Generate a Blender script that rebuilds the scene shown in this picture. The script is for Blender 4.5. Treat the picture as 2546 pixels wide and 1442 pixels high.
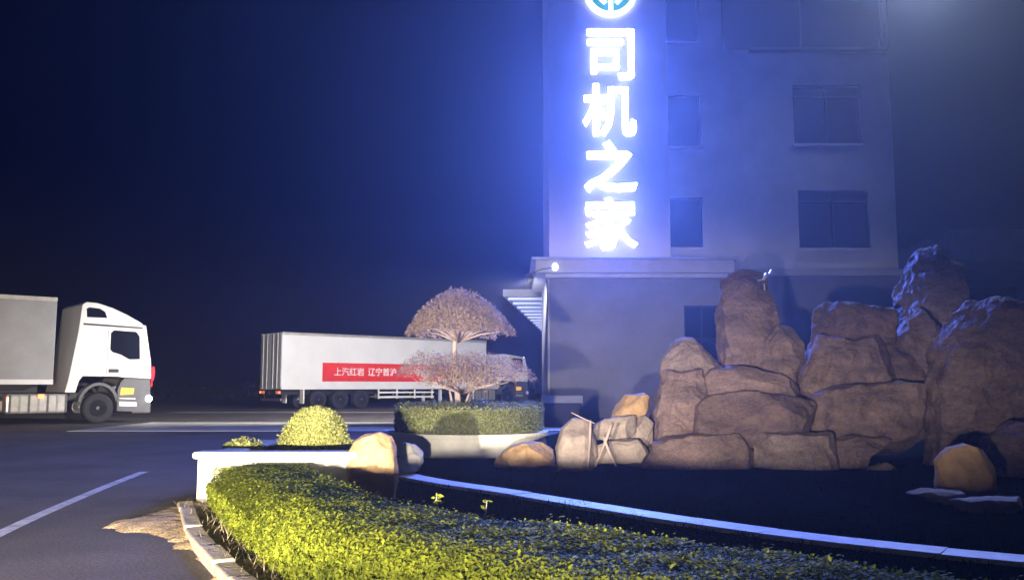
import bpy, math, random
import numpy as np
from mathutils import Vector, Matrix, noise
R = math.radians
random.seed(7); rng = np.random.default_rng(7)
for o in list(bpy.data.objects): bpy.data.objects.remove(o)
S = bpy.context.scene
COL = S.collection

# ------------------------------------------------------------ camera
F_PX, CX, CY, H, PITCH = 2205.0, 1273.0, 721.0, 1.25, math.atan(237/2205)
cam = bpy.data.objects.new('camera', bpy.data.cameras.new('camera')); COL.objects.link(cam)
cam.location = (0, 0, H); cam.rotation_euler = (R(90)+PITCH, 0, 0)
cam.data.sensor_width = 36; cam.data.lens = 36*F_PX/2546; cam.data.clip_end = 2000; cam.data.clip_start = .05
S.camera = cam
# ------------------------------------------------------------ night sky
W = bpy.data.worlds.new('World'); S.world = W; W.use_nodes = True
wn = W.node_tree.nodes; wl = W.node_tree.links
sky = wn.new('ShaderNodeTexSky'); sky.sky_type = 'NISHITA'; sky.sun_disc = False
sky.sun_elevation = R(-4); sky.sun_rotation = R(200); sky.air_density = 1.0; sky.dust_density = .5
tint = wn.new('ShaderNodeMix'); tint.data_type = 'RGBA'; tint.blend_type = 'MULTIPLY'; tint.inputs[0].default_value = 1
tint.inputs[7].default_value = (.1, .28, 1.0, 1)
wl.new(sky.outputs[0], tint.inputs[6]); wl.new(tint.outputs[2], wn['Background'].inputs[0])
wn['Background'].inputs[1].default_value = .035
# ------------------------------------------------------------ moon: the one sun lamp, very dim
sd = bpy.data.lights.new('moon', 'SUN'); sd.energy = .02; sd.angle = R(.5); sd.color = (.7, .8, 1)
so = bpy.data.objects.new('moon', sd); COL.objects.link(so); so.rotation_euler = (R(55), 0, R(-30))
# ------------------------------------------------------------ headlights of the car that carries the camera
def spot(name, loc, aim, power, color, size, blend, rad, flat=1):   # flat < 1: a beam wider than it is high
    d = bpy.data.lights.new(name, 'SPOT'); d.energy = power; d.color = color
    d.spot_size = R(size); d.spot_blend = blend; d.shadow_soft_size = rad
    o = bpy.data.objects.new(name, d); COL.objects.link(o); o.location = loc
    o.rotation_euler = (Vector(aim)-Vector(loc)).to_track_quat('-Z', 'Y').to_euler()
    o.scale = (1, flat, 1)
    return o
HEAD_P = 13000
spot('headlight', (-2.5, .2, .66), (-4.6, 10, 1.1), HEAD_P*1.55, (1, .86, .66), 84, 1, .06, .32)
spot('headlight', (-.55, .2, .66), (-1.0, 10, 1.2), HEAD_P*.85, (1, .86, .66), 84, 1, .06, .21)
# ------------------------------------------------------------ exposure and render
S.view_settings.view_transform = 'Standard'; S.view_settings.look = 'None'
S.view_settings.exposure = 0; S.view_settings.gamma = 1; S.view_settings.use_curve_mapping = False
S.render.engine = 'CYCLES'
cy = S.cycles
cy.use_denoising = True; cy.max_bounces = 5; cy.diffuse_bounces = 3; cy.glossy_bounces = 3; cy.transmission_bounces = 4
cy.transparent_max_bounces = 8; cy.volume_bounces = 0; cy.sample_clamp_indirect = 4; cy.sample_clamp_direct = 0
cy.caustics_reflective = False; cy.caustics_refractive = False; cy.use_light_tree = True

# ============================================================ materials
def mat(name, col, rough=.7, metal=0, emit=None, es=0, var=0, vscale=6, bump=0, bscale=30, spec=.5, stretch=None, col2=None, trans=0, speck=0, sscale=90):
    m = bpy.data.materials.new(name); m.use_nodes = True
    n = m.node_tree.nodes; l = m.node_tree.links; b = n['Principled BSDF']
    b.inputs['Base Color'].default_value = (*col, 1); b.inputs['Roughness'].default_value = rough
    b.inputs['Metallic'].default_value = metal; b.inputs['Specular IOR Level'].default_value = spec
    if emit: b.inputs['Emission Color'].default_value = (*emit, 1); b.inputs['Emission Strength'].default_value = es
    if var or bump:
        tc = n.new('ShaderNodeTexCoord'); mp = n.new('ShaderNodeMapping'); l.new(tc.outputs['Object'], mp.inputs[0])
        if stretch: mp.inputs['Scale'].default_value = stretch
    if var:
        t = n.new('ShaderNodeTexNoise'); t.inputs['Scale'].default_value = vscale; t.inputs['Detail'].default_value = 7; t.inputs['Roughness'].default_value = .65
        l.new(mp.outputs[0], t.inputs[0])
        cr = n.new('ShaderNodeValToRGB'); c2 = col2 or [c*(1-var) for c in col]; c1 = [min(1, c*(1+var*.5)) for c in col]
        cr.color_ramp.elements[0].position = .32; cr.color_ramp.elements[1].position = .68
        cr.color_ramp.elements[0].color = (*c2, 1); cr.color_ramp.elements[1].color = (*c1, 1)
        l.new(t.outputs[0], cr.inputs[0]); out_ = cr.outputs[0]
        if speck:                                    # fine grit over the broad variation
            t3 = n.new('ShaderNodeTexNoise'); t3.inputs['Scale'].default_value = sscale; t3.inputs['Detail'].default_value = 3; l.new(mp.outputs[0], t3.inputs[0])
            r3 = n.new('ShaderNodeMapRange'); r3.inputs[1].default_value = .3; r3.inputs[2].default_value = .7; r3.inputs[3].default_value = 1-speck; r3.inputs[4].default_value = 1+speck; l.new(t3.outputs[0], r3.inputs[0])
            mm = n.new('ShaderNodeMix'); mm.data_type = 'RGBA'; mm.blend_type = 'MULTIPLY'; mm.inputs[0].default_value = 1
            l.new(out_, mm.inputs[6]); l.new(r3.outputs[0], mm.inputs[7]); out_ = mm.outputs[2]
        l.new(out_, b.inputs['Base Color'])
    if bump:
        t2 = n.new('ShaderNodeTexNoise'); t2.inputs['Scale'].default_value = bscale; t2.inputs['Detail'].default_value = 8
        l.new(mp.outputs[0], t2.inputs[0])
        bp = n.new('ShaderNodeBump'); bp.inputs['Strength'].default_value = bump; bp.inputs['Distance'].default_value = .02
        l.new(t2.outputs[0], bp.inputs['Height']); l.new(bp.outputs[0], b.inputs['Normal'])
    if trans:
        tr = n.new('ShaderNodeBsdfTranslucent'); mx = n.new('ShaderNodeMixShader'); mx.inputs[0].default_value = trans
        src = b.inputs['Base Color'].links
        if src: l.new(src[0].from_socket, tr.inputs[0])
        else: tr.inputs[0].default_value = (*col, 1)
        l.new(b.outputs[0], mx.inputs[1]); l.new(tr.outputs[0], mx.inputs[2]); l.new(mx.outputs[0], n['Material Output'].inputs[0])
    return m
SIGN_C = (.105, .19, 1.0); SIGN_L = 680
M = dict(
    asphalt=mat('asphalt', (.088, .076, .07), .7, var=.5, vscale=.55, bump=1, bscale=70, speck=.5, sscale=38),
    concrete=mat('concrete', (.62, .62, .63), .7, var=.3, vscale=.8, bump=.3, bscale=30),
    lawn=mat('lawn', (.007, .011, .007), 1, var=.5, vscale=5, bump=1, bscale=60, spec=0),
    paint=mat('road_paint', (.66, .66, .66), .6, var=.5, vscale=5, bump=.2),
    sand=mat('sand', (.44, .325, .2), .95, var=.5, vscale=5, bump=1, bscale=50, spec=.2, speck=.5, sscale=60),
    kerb=mat('kerb_stone', (.45, .38, .32), .85, var=.35, vscale=8, bump=.5, bscale=25),
    wwall=mat('white_wall', (.78, .77, .72), .7, var=.16, vscale=3, bump=.2, bscale=30),
    wkerb=mat('white_kerb', (.84, .84, .84), .6, var=.2, vscale=5, bump=.2, bscale=30),
    soil=mat('soil', (.045, .034, .024), 1, var=.5, vscale=12, bump=1, bscale=30, spec=0),
    rock=mat('rock', (.21, .147, .132), .82, var=.3, vscale=1.7, bump=1, bscale=7, stretch=(1, 1, 2.6), speck=.3, sscale=26, col2=(.085, .062, .062)),
    rockb=mat('rock_dark', (.165, .112, .102), .82, var=.3, vscale=1.7, bump=1, bscale=7, stretch=(1, 1, 2.6), speck=.3, sscale=26, col2=(.07, .05, .052)),
    rockc=mat('rock_pale', (.235, .185, .175), .82, var=.3, vscale=2.2, bump=1, bscale=7, stretch=(1, 1, 2.6), speck=.3, sscale=26, col2=(.12, .085, .08)),
    rock2=mat('rock_ochre', (.40, .26, .135), .85, var=.35, vscale=4, bump=.7, bscale=12),
    rock3=mat('rock_grey', (.34, .28, .25), .85, var=.4, vscale=4, bump=.9, bscale=12),
    whitestone=mat('white_stone', (.62, .6, .57), .8, var=.3, vscale=6, bump=.5, bscale=16),
    leaf=mat('hedge_leaf', (.24, .27, .024), .65, var=.4, vscale=7, trans=.35, spec=.15, col2=(.105, .135, .014)),
    core=mat('hedge_core', (.12, .13, .018), .95, var=.4, vscale=12),
    topi=mat('topiary_leaf', (.35, .37, .11), .6, var=.35, vscale=16, trans=.3),
    box=mat('box_leaf', (.26, .29, .13), .6, var=.4, vscale=6, trans=.25),
    tleaf=mat('tree_twig', (.46, .35, .30), .8, var=.3, vscale=9, trans=.3),
    bark=mat('bark', (.5, .4, .37), .85, var=.4, vscale=10, bump=.6, stretch=(1, 1, .2)),
    straw=mat('straw', (.42, .36, .22), .9, var=.4, vscale=10),
    dark=mat('far_foliage', (.03, .022, .018), .95, var=.4, vscale=3),
    facade=mat('facade', (.55, .53, .56), .75, var=.16, vscale=.6, bump=.25, bscale=12),
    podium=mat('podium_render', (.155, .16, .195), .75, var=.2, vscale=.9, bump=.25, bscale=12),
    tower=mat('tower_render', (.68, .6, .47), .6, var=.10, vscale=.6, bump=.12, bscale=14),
    corn=mat('cornice', (.42, .42, .45), .55, var=.15, vscale=2, bump=.1),
    glass=mat('window_glass', (.006, .008, .014), .15, spec=.3),
    frame=mat('window_frame', (.02, .02, .024), .5, spec=.3),
    sill=mat('sill', (.5, .5, .53), .6, var=.1),
    letter=mat('sign_letter', (.9, .9, .95), .5, emit=SIGN_C, es=SIGN_L),
    letter_side=mat('sign_letter_return', (.6, .6, .65), .5, emit=(.6, .66, 1), es=2),
    emb_w=mat('emblem_white', (.9, .9, .9), .5, emit=(.8, .95, 1), es=1.6),
    emb_g=mat('emblem_green', (.03, .3, .2), .5, emit=(.05, .42, .2), es=.6),
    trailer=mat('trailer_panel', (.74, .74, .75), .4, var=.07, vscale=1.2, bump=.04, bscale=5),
    rear_shaded=mat('trailer_rear_shaded', (.5, .51, .53), .45, var=.1, vscale=1.2),  # rear doors: the weaker light on that end is painted in as grey
    trailer_shaded=mat('trailer_shaded_grey', (.31, .31, .325), .5, var=.2, vscale=.8),  # left trailer: the shade on its box is put into this grey
    steel=mat('steel', (.45, .45, .46), .35, metal=.8, var=.2, vscale=8),
    alu=mat('aluminium', (.62, .6, .56), .38, metal=.6, var=.2, vscale=4),
    cabw=mat('cab_paint', (.76, .75, .74), .25, var=.05, vscale=2),
    plast=mat('grey_plastic', (.10, .10, .105), .6, var=.2, vscale=5),
    black=mat('black_steel', (.012, .012, .013), .6),
    tyre=mat('tyre', (.018, .018, .019), .85, bump=.3),
    red=mat('red_film', (.74, .03, .015), .45, var=.15, vscale=3),
    white=mat('white_film', (.85, .83, .8), .5),
    redcloth=mat('red_cloth', (.62, .02, .04), .8, var=.3, vscale=12),
    lamp_w=mat('lamp_white', (.9, .9, .9), .2, emit=(.95, .97, 1), es=30),
    lamp_m=mat('lamp_marker', (.9, .9, .9), .2, emit=(.9, .95, 1), es=2.5),
    lamp_a=mat('lamp_amber', (.7, .35, .05), .3, emit=(1, .5, .1), es=.75),
    lamp_r=mat('lamp_red', (.6, .05, .02), .3, emit=(1, .12, .04), es=9),
    lamp_o=mat('lamp_orange', (.6, .15, .05), .3, emit=(1, .25, .08), es=.5),
    canopy=mat('canopy_metal', (.45, .46, .5), .4, var=.1),
    tube=mat('canopy_tube', (.9, .9, .9), .4, emit=(.45, .55, 1), es=.7),
    bag=mat('pale_metal', (.8, .8, .82), .25, metal=.3),
)

# ============================================================ builders
def world_off(p):
    v = Vector((0, 0, 0))
    while p is not None: v += p.location; p = p.parent
    return v
class MB:
    def __init__(s): s.v = []; s.f = []
    def add(s, vs, fs):
        b = len(s.v); s.v += [tuple(v) for v in vs]; s.f += [tuple(i+b for i in f) for f in fs]; return s
    def box(s, x0, x1, y0, y1, z0, z1):
        return s.add([(x0,y0,z0),(x1,y0,z0),(x1,y1,z0),(x0,y1,z0),(x0,y0,z1),(x1,y0,z1),(x1,y1,z1),(x0,y1,z1)],
                     [(3,2,1,0),(4,5,6,7),(0,1,5,4),(1,2,6,5),(2,3,7,6),(3,0,4,7)])
    def prism(s, poly, y0, y1):                      # poly in x,z; extruded along y
        n = len(poly)
        vs = [(x, y0, z) for x, z in poly]+[(x, y1, z) for x, z in poly]
        return s.add(vs, [tuple(range(n)), tuple(range(2*n-1, n-1, -1))]+[(i, i+n, (i+1) % n+n, (i+1) % n) for i in range(n)])
    def tube(s, pts, rad, seg=8, cap=True):
        pts = [Vector(p) for p in pts]
        if not hasattr(rad, '__len__'): rad = [rad]*len(pts)
        vs = []; fs = []
        for i, p in enumerate(pts):
            d = (pts[min(i+1, len(pts)-1)]-pts[max(i-1, 0)]).normalized()
            a = d.cross(Vector((0, 0, 1)) if abs(d.z) < .9 else Vector((1, 0, 0))).normalized(); b = d.cross(a)
            for k in range(seg):
                t = 2*math.pi*k/seg; vs.append(p+(a*math.cos(t)+b*math.sin(t))*rad[i])
        for i in range(len(pts)-1):
            for k in range(seg):
                k2 = (k+1) % seg; fs.append((i*seg+k, i*seg+k2, (i+1)*seg+k2, (i+1)*seg+k))
        if cap: fs += [tuple(range(seg-1, -1, -1)), tuple(range((len(pts)-1)*seg, len(pts)*seg))]
        return s.add(vs, fs)
    def lathe(s, prof, c, axis='z', seg=32):         # prof: (r, h)
        vs = []; fs = []
        for r, h in prof:
            for k in range(seg):
                t = 2*math.pi*k/seg; a, b = r*math.cos(t), r*math.sin(t)
                vs.append((c[0]+a, c[1]+b, c[2]+h) if axis == 'z' else (c[0]+a, c[1]+h, c[2]+b))
        for i in range(len(prof)-1):
            for k in range(seg):
                k2 = (k+1) % seg; fs.append((i*seg+k, i*seg+k2, (i+1)*seg+k2, (i+1)*seg+k))
        if prof[0][0] > .001: fs.append(tuple(range(seg)))
        if prof[-1][0] > .001: fs.append(tuple(range((len(prof)-1)*seg, len(prof)*seg)))
        return s.add(vs, fs)
    def build(s, name, m, parent=None, bevel=0, smooth=False, world=True, seg=2):
        me = bpy.data.meshes.new(name)
        off = world_off(parent) if (world and parent) else Vector((0, 0, 0))
        me.from_pydata([(x-off.x, y-off.y, z-off.z) for x, y, z in s.v], [], s.f)
        import bmesh
        bm = bmesh.new(); bm.from_mesh(me); bmesh.ops.recalc_face_normals(bm, faces=bm.faces); bm.to_mesh(me); bm.free()
        me.materials.append(M[m] if isinstance(m, str) else m)
        o = bpy.data.objects.new(name, me); COL.objects.link(o); o.parent = parent
        if smooth: me.polygons.foreach_set('use_smooth', [True]*len(me.polygons))
        if bevel:
            bv = o.modifiers.new('bevel', 'BEVEL'); bv.width = bevel; bv.segments = seg; bv.limit_method = 'ANGLE'
        return o
def tag(o, label=None, cat=None, group=None, kind=None):
    if label: o['label'] = label
    if cat: o['category'] = cat
    if group: o['group'] = group
    if kind: o['kind'] = kind
    return o
def empty(name, loc, rz=0, label=None, cat=None, group=None):
    o = bpy.data.objects.new(name, None); COL.objects.link(o); o.location = loc; o.rotation_euler = (0, 0, rz)
    o.empty_display_size = .2
    return tag(o, label, cat, group)
def at(px, py, Y):                                   # the place at depth Y seen in direction (px, py)
    r, u = (px-CX)/F_PX, (CY-py)/F_PX
    c, s_ = math.cos(PITCH), math.sin(PITCH)
    d = Vector((r, c-u*s_, s_+u*c)); return Vector((0, 0, H))+d*(Y/d.y)

def leaf_mesh(name, P, D, size, m, parent=None, aspect=.45, jitter=.9, sizevar=.45):
    """P (n,3) places, D (n,3) outward directions; one folded leaf each"""
    n = len(P); off = np.array(world_off(parent)) if parent else np.zeros(3)
    D = D+rng.normal(0, jitter, (n, 3))*.6; D /= np.linalg.norm(D, axis=1, keepdims=True)+1e-9
    A = rng.normal(0, 1, (n, 3)); A -= (A*D).sum(1, keepdims=True)*D; A /= np.linalg.norm(A, axis=1, keepdims=True)+1e-9
    B = np.cross(D, A); sz = size*(1+rng.normal(0, sizevar, (n, 1)).clip(-.6, .8))
    tip = P+A*sz+D*sz*.25; l = P+A*sz*.5+B*sz*aspect*.5+D*sz*.22; r_ = P+A*sz*.5-B*sz*aspect*.5+D*sz*.22
    V = np.stack([P, l, tip, r_], 1).reshape(-1, 3)-off
    me = bpy.data.meshes.new(name); me.vertices.add(4*n); me.vertices.foreach_set('co', V.astype(np.float32).ravel())
    me.loops.add(4*n); me.loops.foreach_set('vertex_index', np.arange(4*n, dtype=np.int32))
    me.polygons.add(n); me.polygons.foreach_set('loop_start', np.arange(0, 4*n, 4, dtype=np.int32))
    me.polygons.foreach_set('loop_total', np.full(n, 4, dtype=np.int32))
    me.update(calc_edges=True); me.validate(); me.materials.append(M[m])
    o = bpy.data.objects.new(name, me); COL.objects.link(o); o.parent = parent
    return o
def boulder(name, mtl, px_poly, Y, depth, seed, parent=None, rough=.05, grow=1.07):
    """boulder: an outline at its own distance given real depth, corners split off along cleavage planes, then weathered"""
    import bmesh
    rnd = random.Random(seed*13+1)
    P = [at(x, y, Y) for x, y in px_poly]; c = sum(P, Vector())/len(P); P = [c+(p-c)*grow for p in P]
    n = len(P); size = max(p.x for p in P)-min(p.x for p in P)
    sh_ = Vector((rnd.uniform(-.12, .12)*size, 0, rnd.uniform(-.02, .12)*size))   # the front face leans back
    vs = []; prof = [(-.5, .66), (-.34, .97), (.1, 1.04), (.5, .72)]
    for dy, sc in prof:
        for p in P:
            q = c+(p-c)*sc; q.y = Y+dy*depth+rnd.uniform(-.09, .09)*depth
            if dy == -.5: q -= sh_*.6
            vs.append(q)
    fs = [(i_*n+k, i_*n+(k+1) % n, (i_+1)*n+(k+1) % n, (i_+1)*n+k) for i_ in range(3) for k in range(n)]
    fs += [tuple(range(n-1, -1, -1)), tuple(range(3*n, 4*n))]
    me = bpy.data.meshes.new(name); off = world_off(parent) if parent else Vector((0, 0, 0))
    me.from_pydata([v-off for v in vs], [], fs)
    bm = bmesh.new(); bm.from_mesh(me); c2 = c-off
    for k in range(11):
        a = rnd.uniform(0, 2*math.pi); e = rnd.uniform(-.3, 1.0)
        nv = Vector((math.cos(a)*math.cos(e), -abs(math.sin(a))*math.cos(e)-.25, math.sin(e))).normalized()
        lim = max((v.co-c2).dot(nv) for v in bm.verts)*rnd.uniform(.80, .94)
        r_ = bmesh.ops.bisect_plane(bm, geom=bm.verts[:]+bm.edges[:]+bm.faces[:], plane_co=c2+nv*lim, plane_no=nv, clear_outer=True)
        eds = [g_ for g_ in r_['geom_cut'] if isinstance(g_, bmesh.types.BMEdge)]
        bmesh.ops.holes_fill(bm, edges=[e_ for e_ in bm.edges if e_.is_boundary])
    bmesh.ops.triangulate(bm, faces=bm.faces); bmesh.ops.recalc_face_normals(bm, faces=bm.faces)
    bm.to_mesh(me); bm.free(); me.materials.append(M[mtl])
    o = bpy.data.objects.new(name, me); COL.objects.link(o); o.parent = parent
    rm = o.modifiers.new('remesh', 'REMESH'); rm.mode = 'VOXEL'; rm.voxel_size = max(.014, size*.015); rm.use_smooth_shade = False
    def dsp(nm, kind, sc, st, mid):
        tx = bpy.data.textures.get(nm) or bpy.data.textures.new(nm, kind); tx.noise_scale = sc
        if kind == 'CLOUDS': tx.noise_depth = 4
        if nm == 'fracture': tx.weight_1, tx.weight_2 = -1, 1
        d_ = o.modifiers.new(nm, 'DISPLACE'); d_.texture = tx; d_.texture_coords = 'GLOBAL'; d_.strength = st; d_.mid_level = mid
    dsp('crag', 'VORONOI', .30, rough*1.8, .45); dsp('fracture', 'VORONOI', .36, rough*2.2, .3); dsp('weather', 'CLOUDS', .55, rough*2.6, .5); dsp('pits', 'CLOUDS', .08, rough*.9, .5)
    return o

# ============================================================ the setting
def sheet(name, pts, z, m, parent=None):
    b = MB(); b.add([(x, y, z) for x, y in pts], [tuple(range(len(pts)))]); return tag(b.build(name, m, parent), kind='structure' if parent is None else None)
sheet('ground', [(-400, -60), (400, -60), (400, 600), (-400, 600)], 0, 'asphalt')
# concrete apron of the service area, in slabs
ap = empty('apron', (0, 28, 0)); tag(ap, kind='structure')
for i in range(9):
    x0 = -12.2+i*2.9
    MB().box(x0, x0+2.88, 24.6+.02*(i % 3), 27.3, -.05, .012).build('slab', 'concrete', ap)
    MB().box(x0, x0+2.88, 27.32, 30.4, -.05, .012).build('slab', 'concrete', ap)
sheet('painted_line', [(-16, 41), (-1, 41), (-1, 42.2), (-15.5, 42.2)], .008, 'paint')
def strip(name, pts, w, z, m):
    b = MB(); vs = []; fs = []
    for i, p in enumerate(pts):
        a = Vector(pts[max(i-1, 0)]); c = Vector(pts[min(i+1, len(pts)-1)]); t = (c-a).normalized(); nrm = Vector((-t.y, t.x))
        q = Vector(p); vs += [(q.x+nrm.x*w/2, q.y+nrm.y*w/2, z), (q.x-nrm.x*w/2, q.y-nrm.y*w/2, z)]
    for i in range(len(pts)-1): fs.append((2*i, 2*i+1, 2*i+3, 2*i+2))
    b.add(vs, fs); return tag(b.build(name, m), kind='structure')
def spline(ctrl, n):
    out = []
    C = [Vector(c) for c in ctrl]; C = [C[0]*2-C[1]]+C+[C[-1]*2-C[-2]]
    for i in range(1, len(C)-2):
        for k in range(n):
            t = k/n; p0, p1, p2, p3 = C[i-1:i+3]
            out.append(.5*((2*p1)+(-p0+p2)*t+(2*p0-5*p1+4*p2-p3)*t*t+(-p0+3*p1-3*p2+p3)*t**3))
    out.append(C[-2]); return out
strip('lane_line', [tuple(p) for p in spline([(-3.9, 6.0), (-4.27, 7.4), (-4.61, 8.95), (-5.01, 11.07), (-5.3, 12.8), (-5.34, 13.1)], 8)], .13, .006, 'paint')
# lawn behind the hedge: a gently uneven sheet
FB = [(-3.1, 9.3), (-2.35, 7.6), (-1.55, 6.0), (-.95, 5.0), (-.1, 4.1), (.7, 3.4), (1.5, 2.7), (2.4, 2.0)]
BK = [(-2.2, 9.5), (-1.42, 7.6), (-.8, 6.5), (-.2, 5.75), (.45, 5.2), (1.3, 4.45), (2.1, 3.85), (3.0, 3.2)]
b = MB(); nx, ny = 60, 60
fl = spline(FB, 9)
poly = [(p.x+.12, p.y+.12) for p in fl]+[(14, 2), (16, 24.2), (1.5, 24.2), (-.4, 17.6), (-2.4, 15.2), (-2.0, 12.25), (-1.8, 9.55)]
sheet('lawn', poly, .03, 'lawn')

# kerb of the hedge bed: single stones along the front of the hedge
kr = empty('kerb', (-1.9, 6.2, 0)); tag(kr, kind='structure')
kp = spline([(p[0]-.22-(.05 if i else 0), p[1]-.10) for i, p in enumerate(FB)], 40)
acc = 0; start = 0
def kstone(a, c, seed):
    a, c = Vector(a), Vector(c); t = (c-a).normalized(); nr = Vector((-t.y, t.x)); rnd = random.Random(seed)
    h = .085+rnd.uniform(-.012, .012); w = .075
    vs = []
    for q in (a+t*.008, c-t*.008):
        for s_ in (-1, 1):
            for z in (-.05, h): vs.append((q.x+nr.x*w*s_+rnd.uniform(-.006, .006), q.y+nr.y*w*s_+rnd.uniform(-.006, .006), z+(rnd.uniform(-.008, .008) if z > 0 else 0)))
    MB().add(vs, [(0,1,3,2),(4,6,7,5),(0,4,5,1),(2,3,7,6),(1,5,7,3),(0,2,6,4)]).build('kerb_stone', 'kerb', kr, bevel=.015)
for i in range(1, len(kp)):
    acc += (kp[i]-kp[i-1]).length
    if acc > .55: kstone(kp[start], kp[i], i); start = i; acc = 0

# white edging of the lawn
ek = spline([(-1.62, 12.75), (-1.48, 12.2), (-.95, 11.3), (.1, 10.0), (1.56, 8.06), (2.6, 6.98), (3.7, 6.2), (5.2, 5.4)], 14)
EG = empty('lawn_edging', (1.0, 9.0, 0), 0, 'broad low white kerb curving through the dark lawn behind the hedge', 'edging')
def edge_piece(pts, rnd):
    vs = []; fs = []; dz = rnd.uniform(-.003, .003)
    for i, p in enumerate(pts):
        t = (pts[min(i+1, len(pts)-1)]-pts[max(i-1, 0)]).normalized(); nr = Vector((-t.y, t.x))
        for s_, z in ((-.165, 0), (-.165, .05), (-.15, .065), (.15, .065), (.165, .05), (.165, 0)): vs.append((p.x+nr.x*s_, p.y+nr.y*s_, z+(dz if z else 0)))
    for i in range(len(pts)-1):
        for k in range(5): fs.append((i*6+k, i*6+k+1, (i+1)*6+k+1, (i+1)*6+k))
    fs += [tuple(range(6)), tuple(range((len(pts)-1)*6, len(pts)*6))]
    MB().add(vs, fs).build('kerb_stone', 'wkerb', EG)
er = random.Random(5)
for i in range(0, len(ek)-7, 7):
    pc = ek[i:i+8]; pc = [pc[0].lerp(pc[1], .015)]+pc[1:-1]+[pc[-1].lerp(pc[-2], .015)]; edge_piece(pc, er)
# short grass on the lawn, thickest along the kerb and against the rocks
gp = []
for i in range(26000):
    if i % 2: q = random.choice(ek); x, y = q.x+random.gauss(0, .45), q.y+random.gauss(0, .45)
    else: x, y = random.uniform(-1.4, 8), random.uniform(6.5, 14.5)
    near = min((x-(fa_.x+bb.x)/2)**2+(y-(fa_.y+bb.y)/2)**2 for fa_, bb in ((Vector(f_), Vector(b_)) for f_, b_ in zip(FB, BK)))
    if y < 10-1.55*(x+2.2)+1.0 and x < 1.2 or y < 5.2: continue
    if min((x-q.x)**2+(y-q.y)**2 for q in ek[::5]) < .075: continue
    gp.append((x, y, .03))
gp = np.array(gp); gd = rng.normal(0, 1, (len(gp), 3))*np.array([1, 1, .1])
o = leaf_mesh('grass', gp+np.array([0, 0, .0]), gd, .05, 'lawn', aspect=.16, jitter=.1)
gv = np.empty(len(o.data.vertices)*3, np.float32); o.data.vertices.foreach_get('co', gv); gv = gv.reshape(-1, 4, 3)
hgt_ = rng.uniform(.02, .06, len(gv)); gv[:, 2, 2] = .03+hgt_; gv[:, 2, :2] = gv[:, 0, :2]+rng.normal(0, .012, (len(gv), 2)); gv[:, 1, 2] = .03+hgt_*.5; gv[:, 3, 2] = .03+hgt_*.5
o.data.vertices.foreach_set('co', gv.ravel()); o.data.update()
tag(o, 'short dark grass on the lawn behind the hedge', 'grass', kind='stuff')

# far dark scrub on the horizon
P = []; 
for i in range(7000):
    x = rng.uniform(-70, 30); h = 1.2+1.0*noise.noise(Vector((x*.15, 3, 0)))+.5*noise.noise(Vector((x*.7, 9, 0)))
    P.append((x, 88+rng.uniform(0, 4), rng.uniform(0, max(h, .3))))
P = np.array(P); o = leaf_mesh('far_scrub', P, np.tile([0, -1., .3], (len(P), 1)), .42, 'dark', aspect=.7)
tag(o, 'dark band of scrub along the far edge of the yard', 'scrub', kind='stuff')

# ============================================================ the building
BD = empty('building', (6.5, 28, 0), 0, 'pale multi-storey building with a projecting sign tower and dark windows', 'building')
def wall(name, m, x0, x1, z0, z1, Y, holes, parent, rev=.22):
    xs = sorted({x0, x1, *[h[0] for h in holes], *[h[1] for h in holes]}); zs = sorted({z0, z1, *[h[2] for h in holes], *[h[3] for h in holes]})
    b = MB()
    for i in range(len(xs)-1):
        for j in range(len(zs)-1):
            cx, cz = (xs[i]+xs[i+1])/2, (zs[j]+zs[j+1])/2
            if any(h[0] < cx < h[1] and h[2] < cz < h[3] for h in holes): continue
            b.add([(xs[i], Y, zs[j]), (xs[i+1], Y, zs[j]), (xs[i+1], Y, zs[j+1]), (xs[i], Y, zs[j+1])], [(0, 1, 2, 3)])
    for a, c, d, e in holes:
        y2 = Y+rev
        b.add([(a, Y, d), (c, Y, d), (c, Y, e), (a, Y, e), (a, y2, d), (c, y2, d), (c, y2, e), (a, y2, e)], [(0, 1, 5, 4), (1, 2, 6, 5), (2, 3, 7, 6), (3, 0, 4, 7)])
    # ends and back
    b.add([(x0, Y, z0), (x0, Y+.3, z0), (x0, Y+.3, z1), (x0, Y, z1)], [(0, 1, 2, 3)])
    b.add([(x1, Y, z0), (x1, Y+.3, z0), (x1, Y+.3, z1), (x1, Y, z1)], [(0, 1, 2, 3)])
    return b.build(name, m, parent)
def window(hole, Y, parent, cols=2, rows=1, sill=True, transom=None):
    a, c, d, e = hole; y = Y+.14; t = .06
    f = MB()
    f.box(a+.003, a+t, y, y+.07, d+.003, e-.003).box(c-t, c-.003, y, y+.07, d+.003, e-.003).box(a+t, c-t, y, y+.07, d+.003, d+t).box(a+t, c-t, y, y+.07, e-t, e-.003)
    for k in range(1, cols): xm = a+(c-a)*k/cols; f.box(xm-.03, xm+.03, y+.003, y+.067, d+t, e-t)
    fo = f.build('window', 'frame', parent)
    if transom: MB().box(a+t, c-t, y-.004, y+.05, transom-.035, transom+.035).build('transom', 'frame', fo)
    for k in range(cols):
        x0 = a+(c-a)*k/cols+.04; x1 = a+(c-a)*(k+1)/cols-.04
        g = MB().box(x0, x1, y+.03, y+.042, d+.05, e-.05).build('pane', 'glass', fo)
    if sill: MB().box(a-.06, c+.06, Y-.08, Y+.1, d-.09, d-.004).build('sill', 'facade', fo, bevel=.01)
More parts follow.
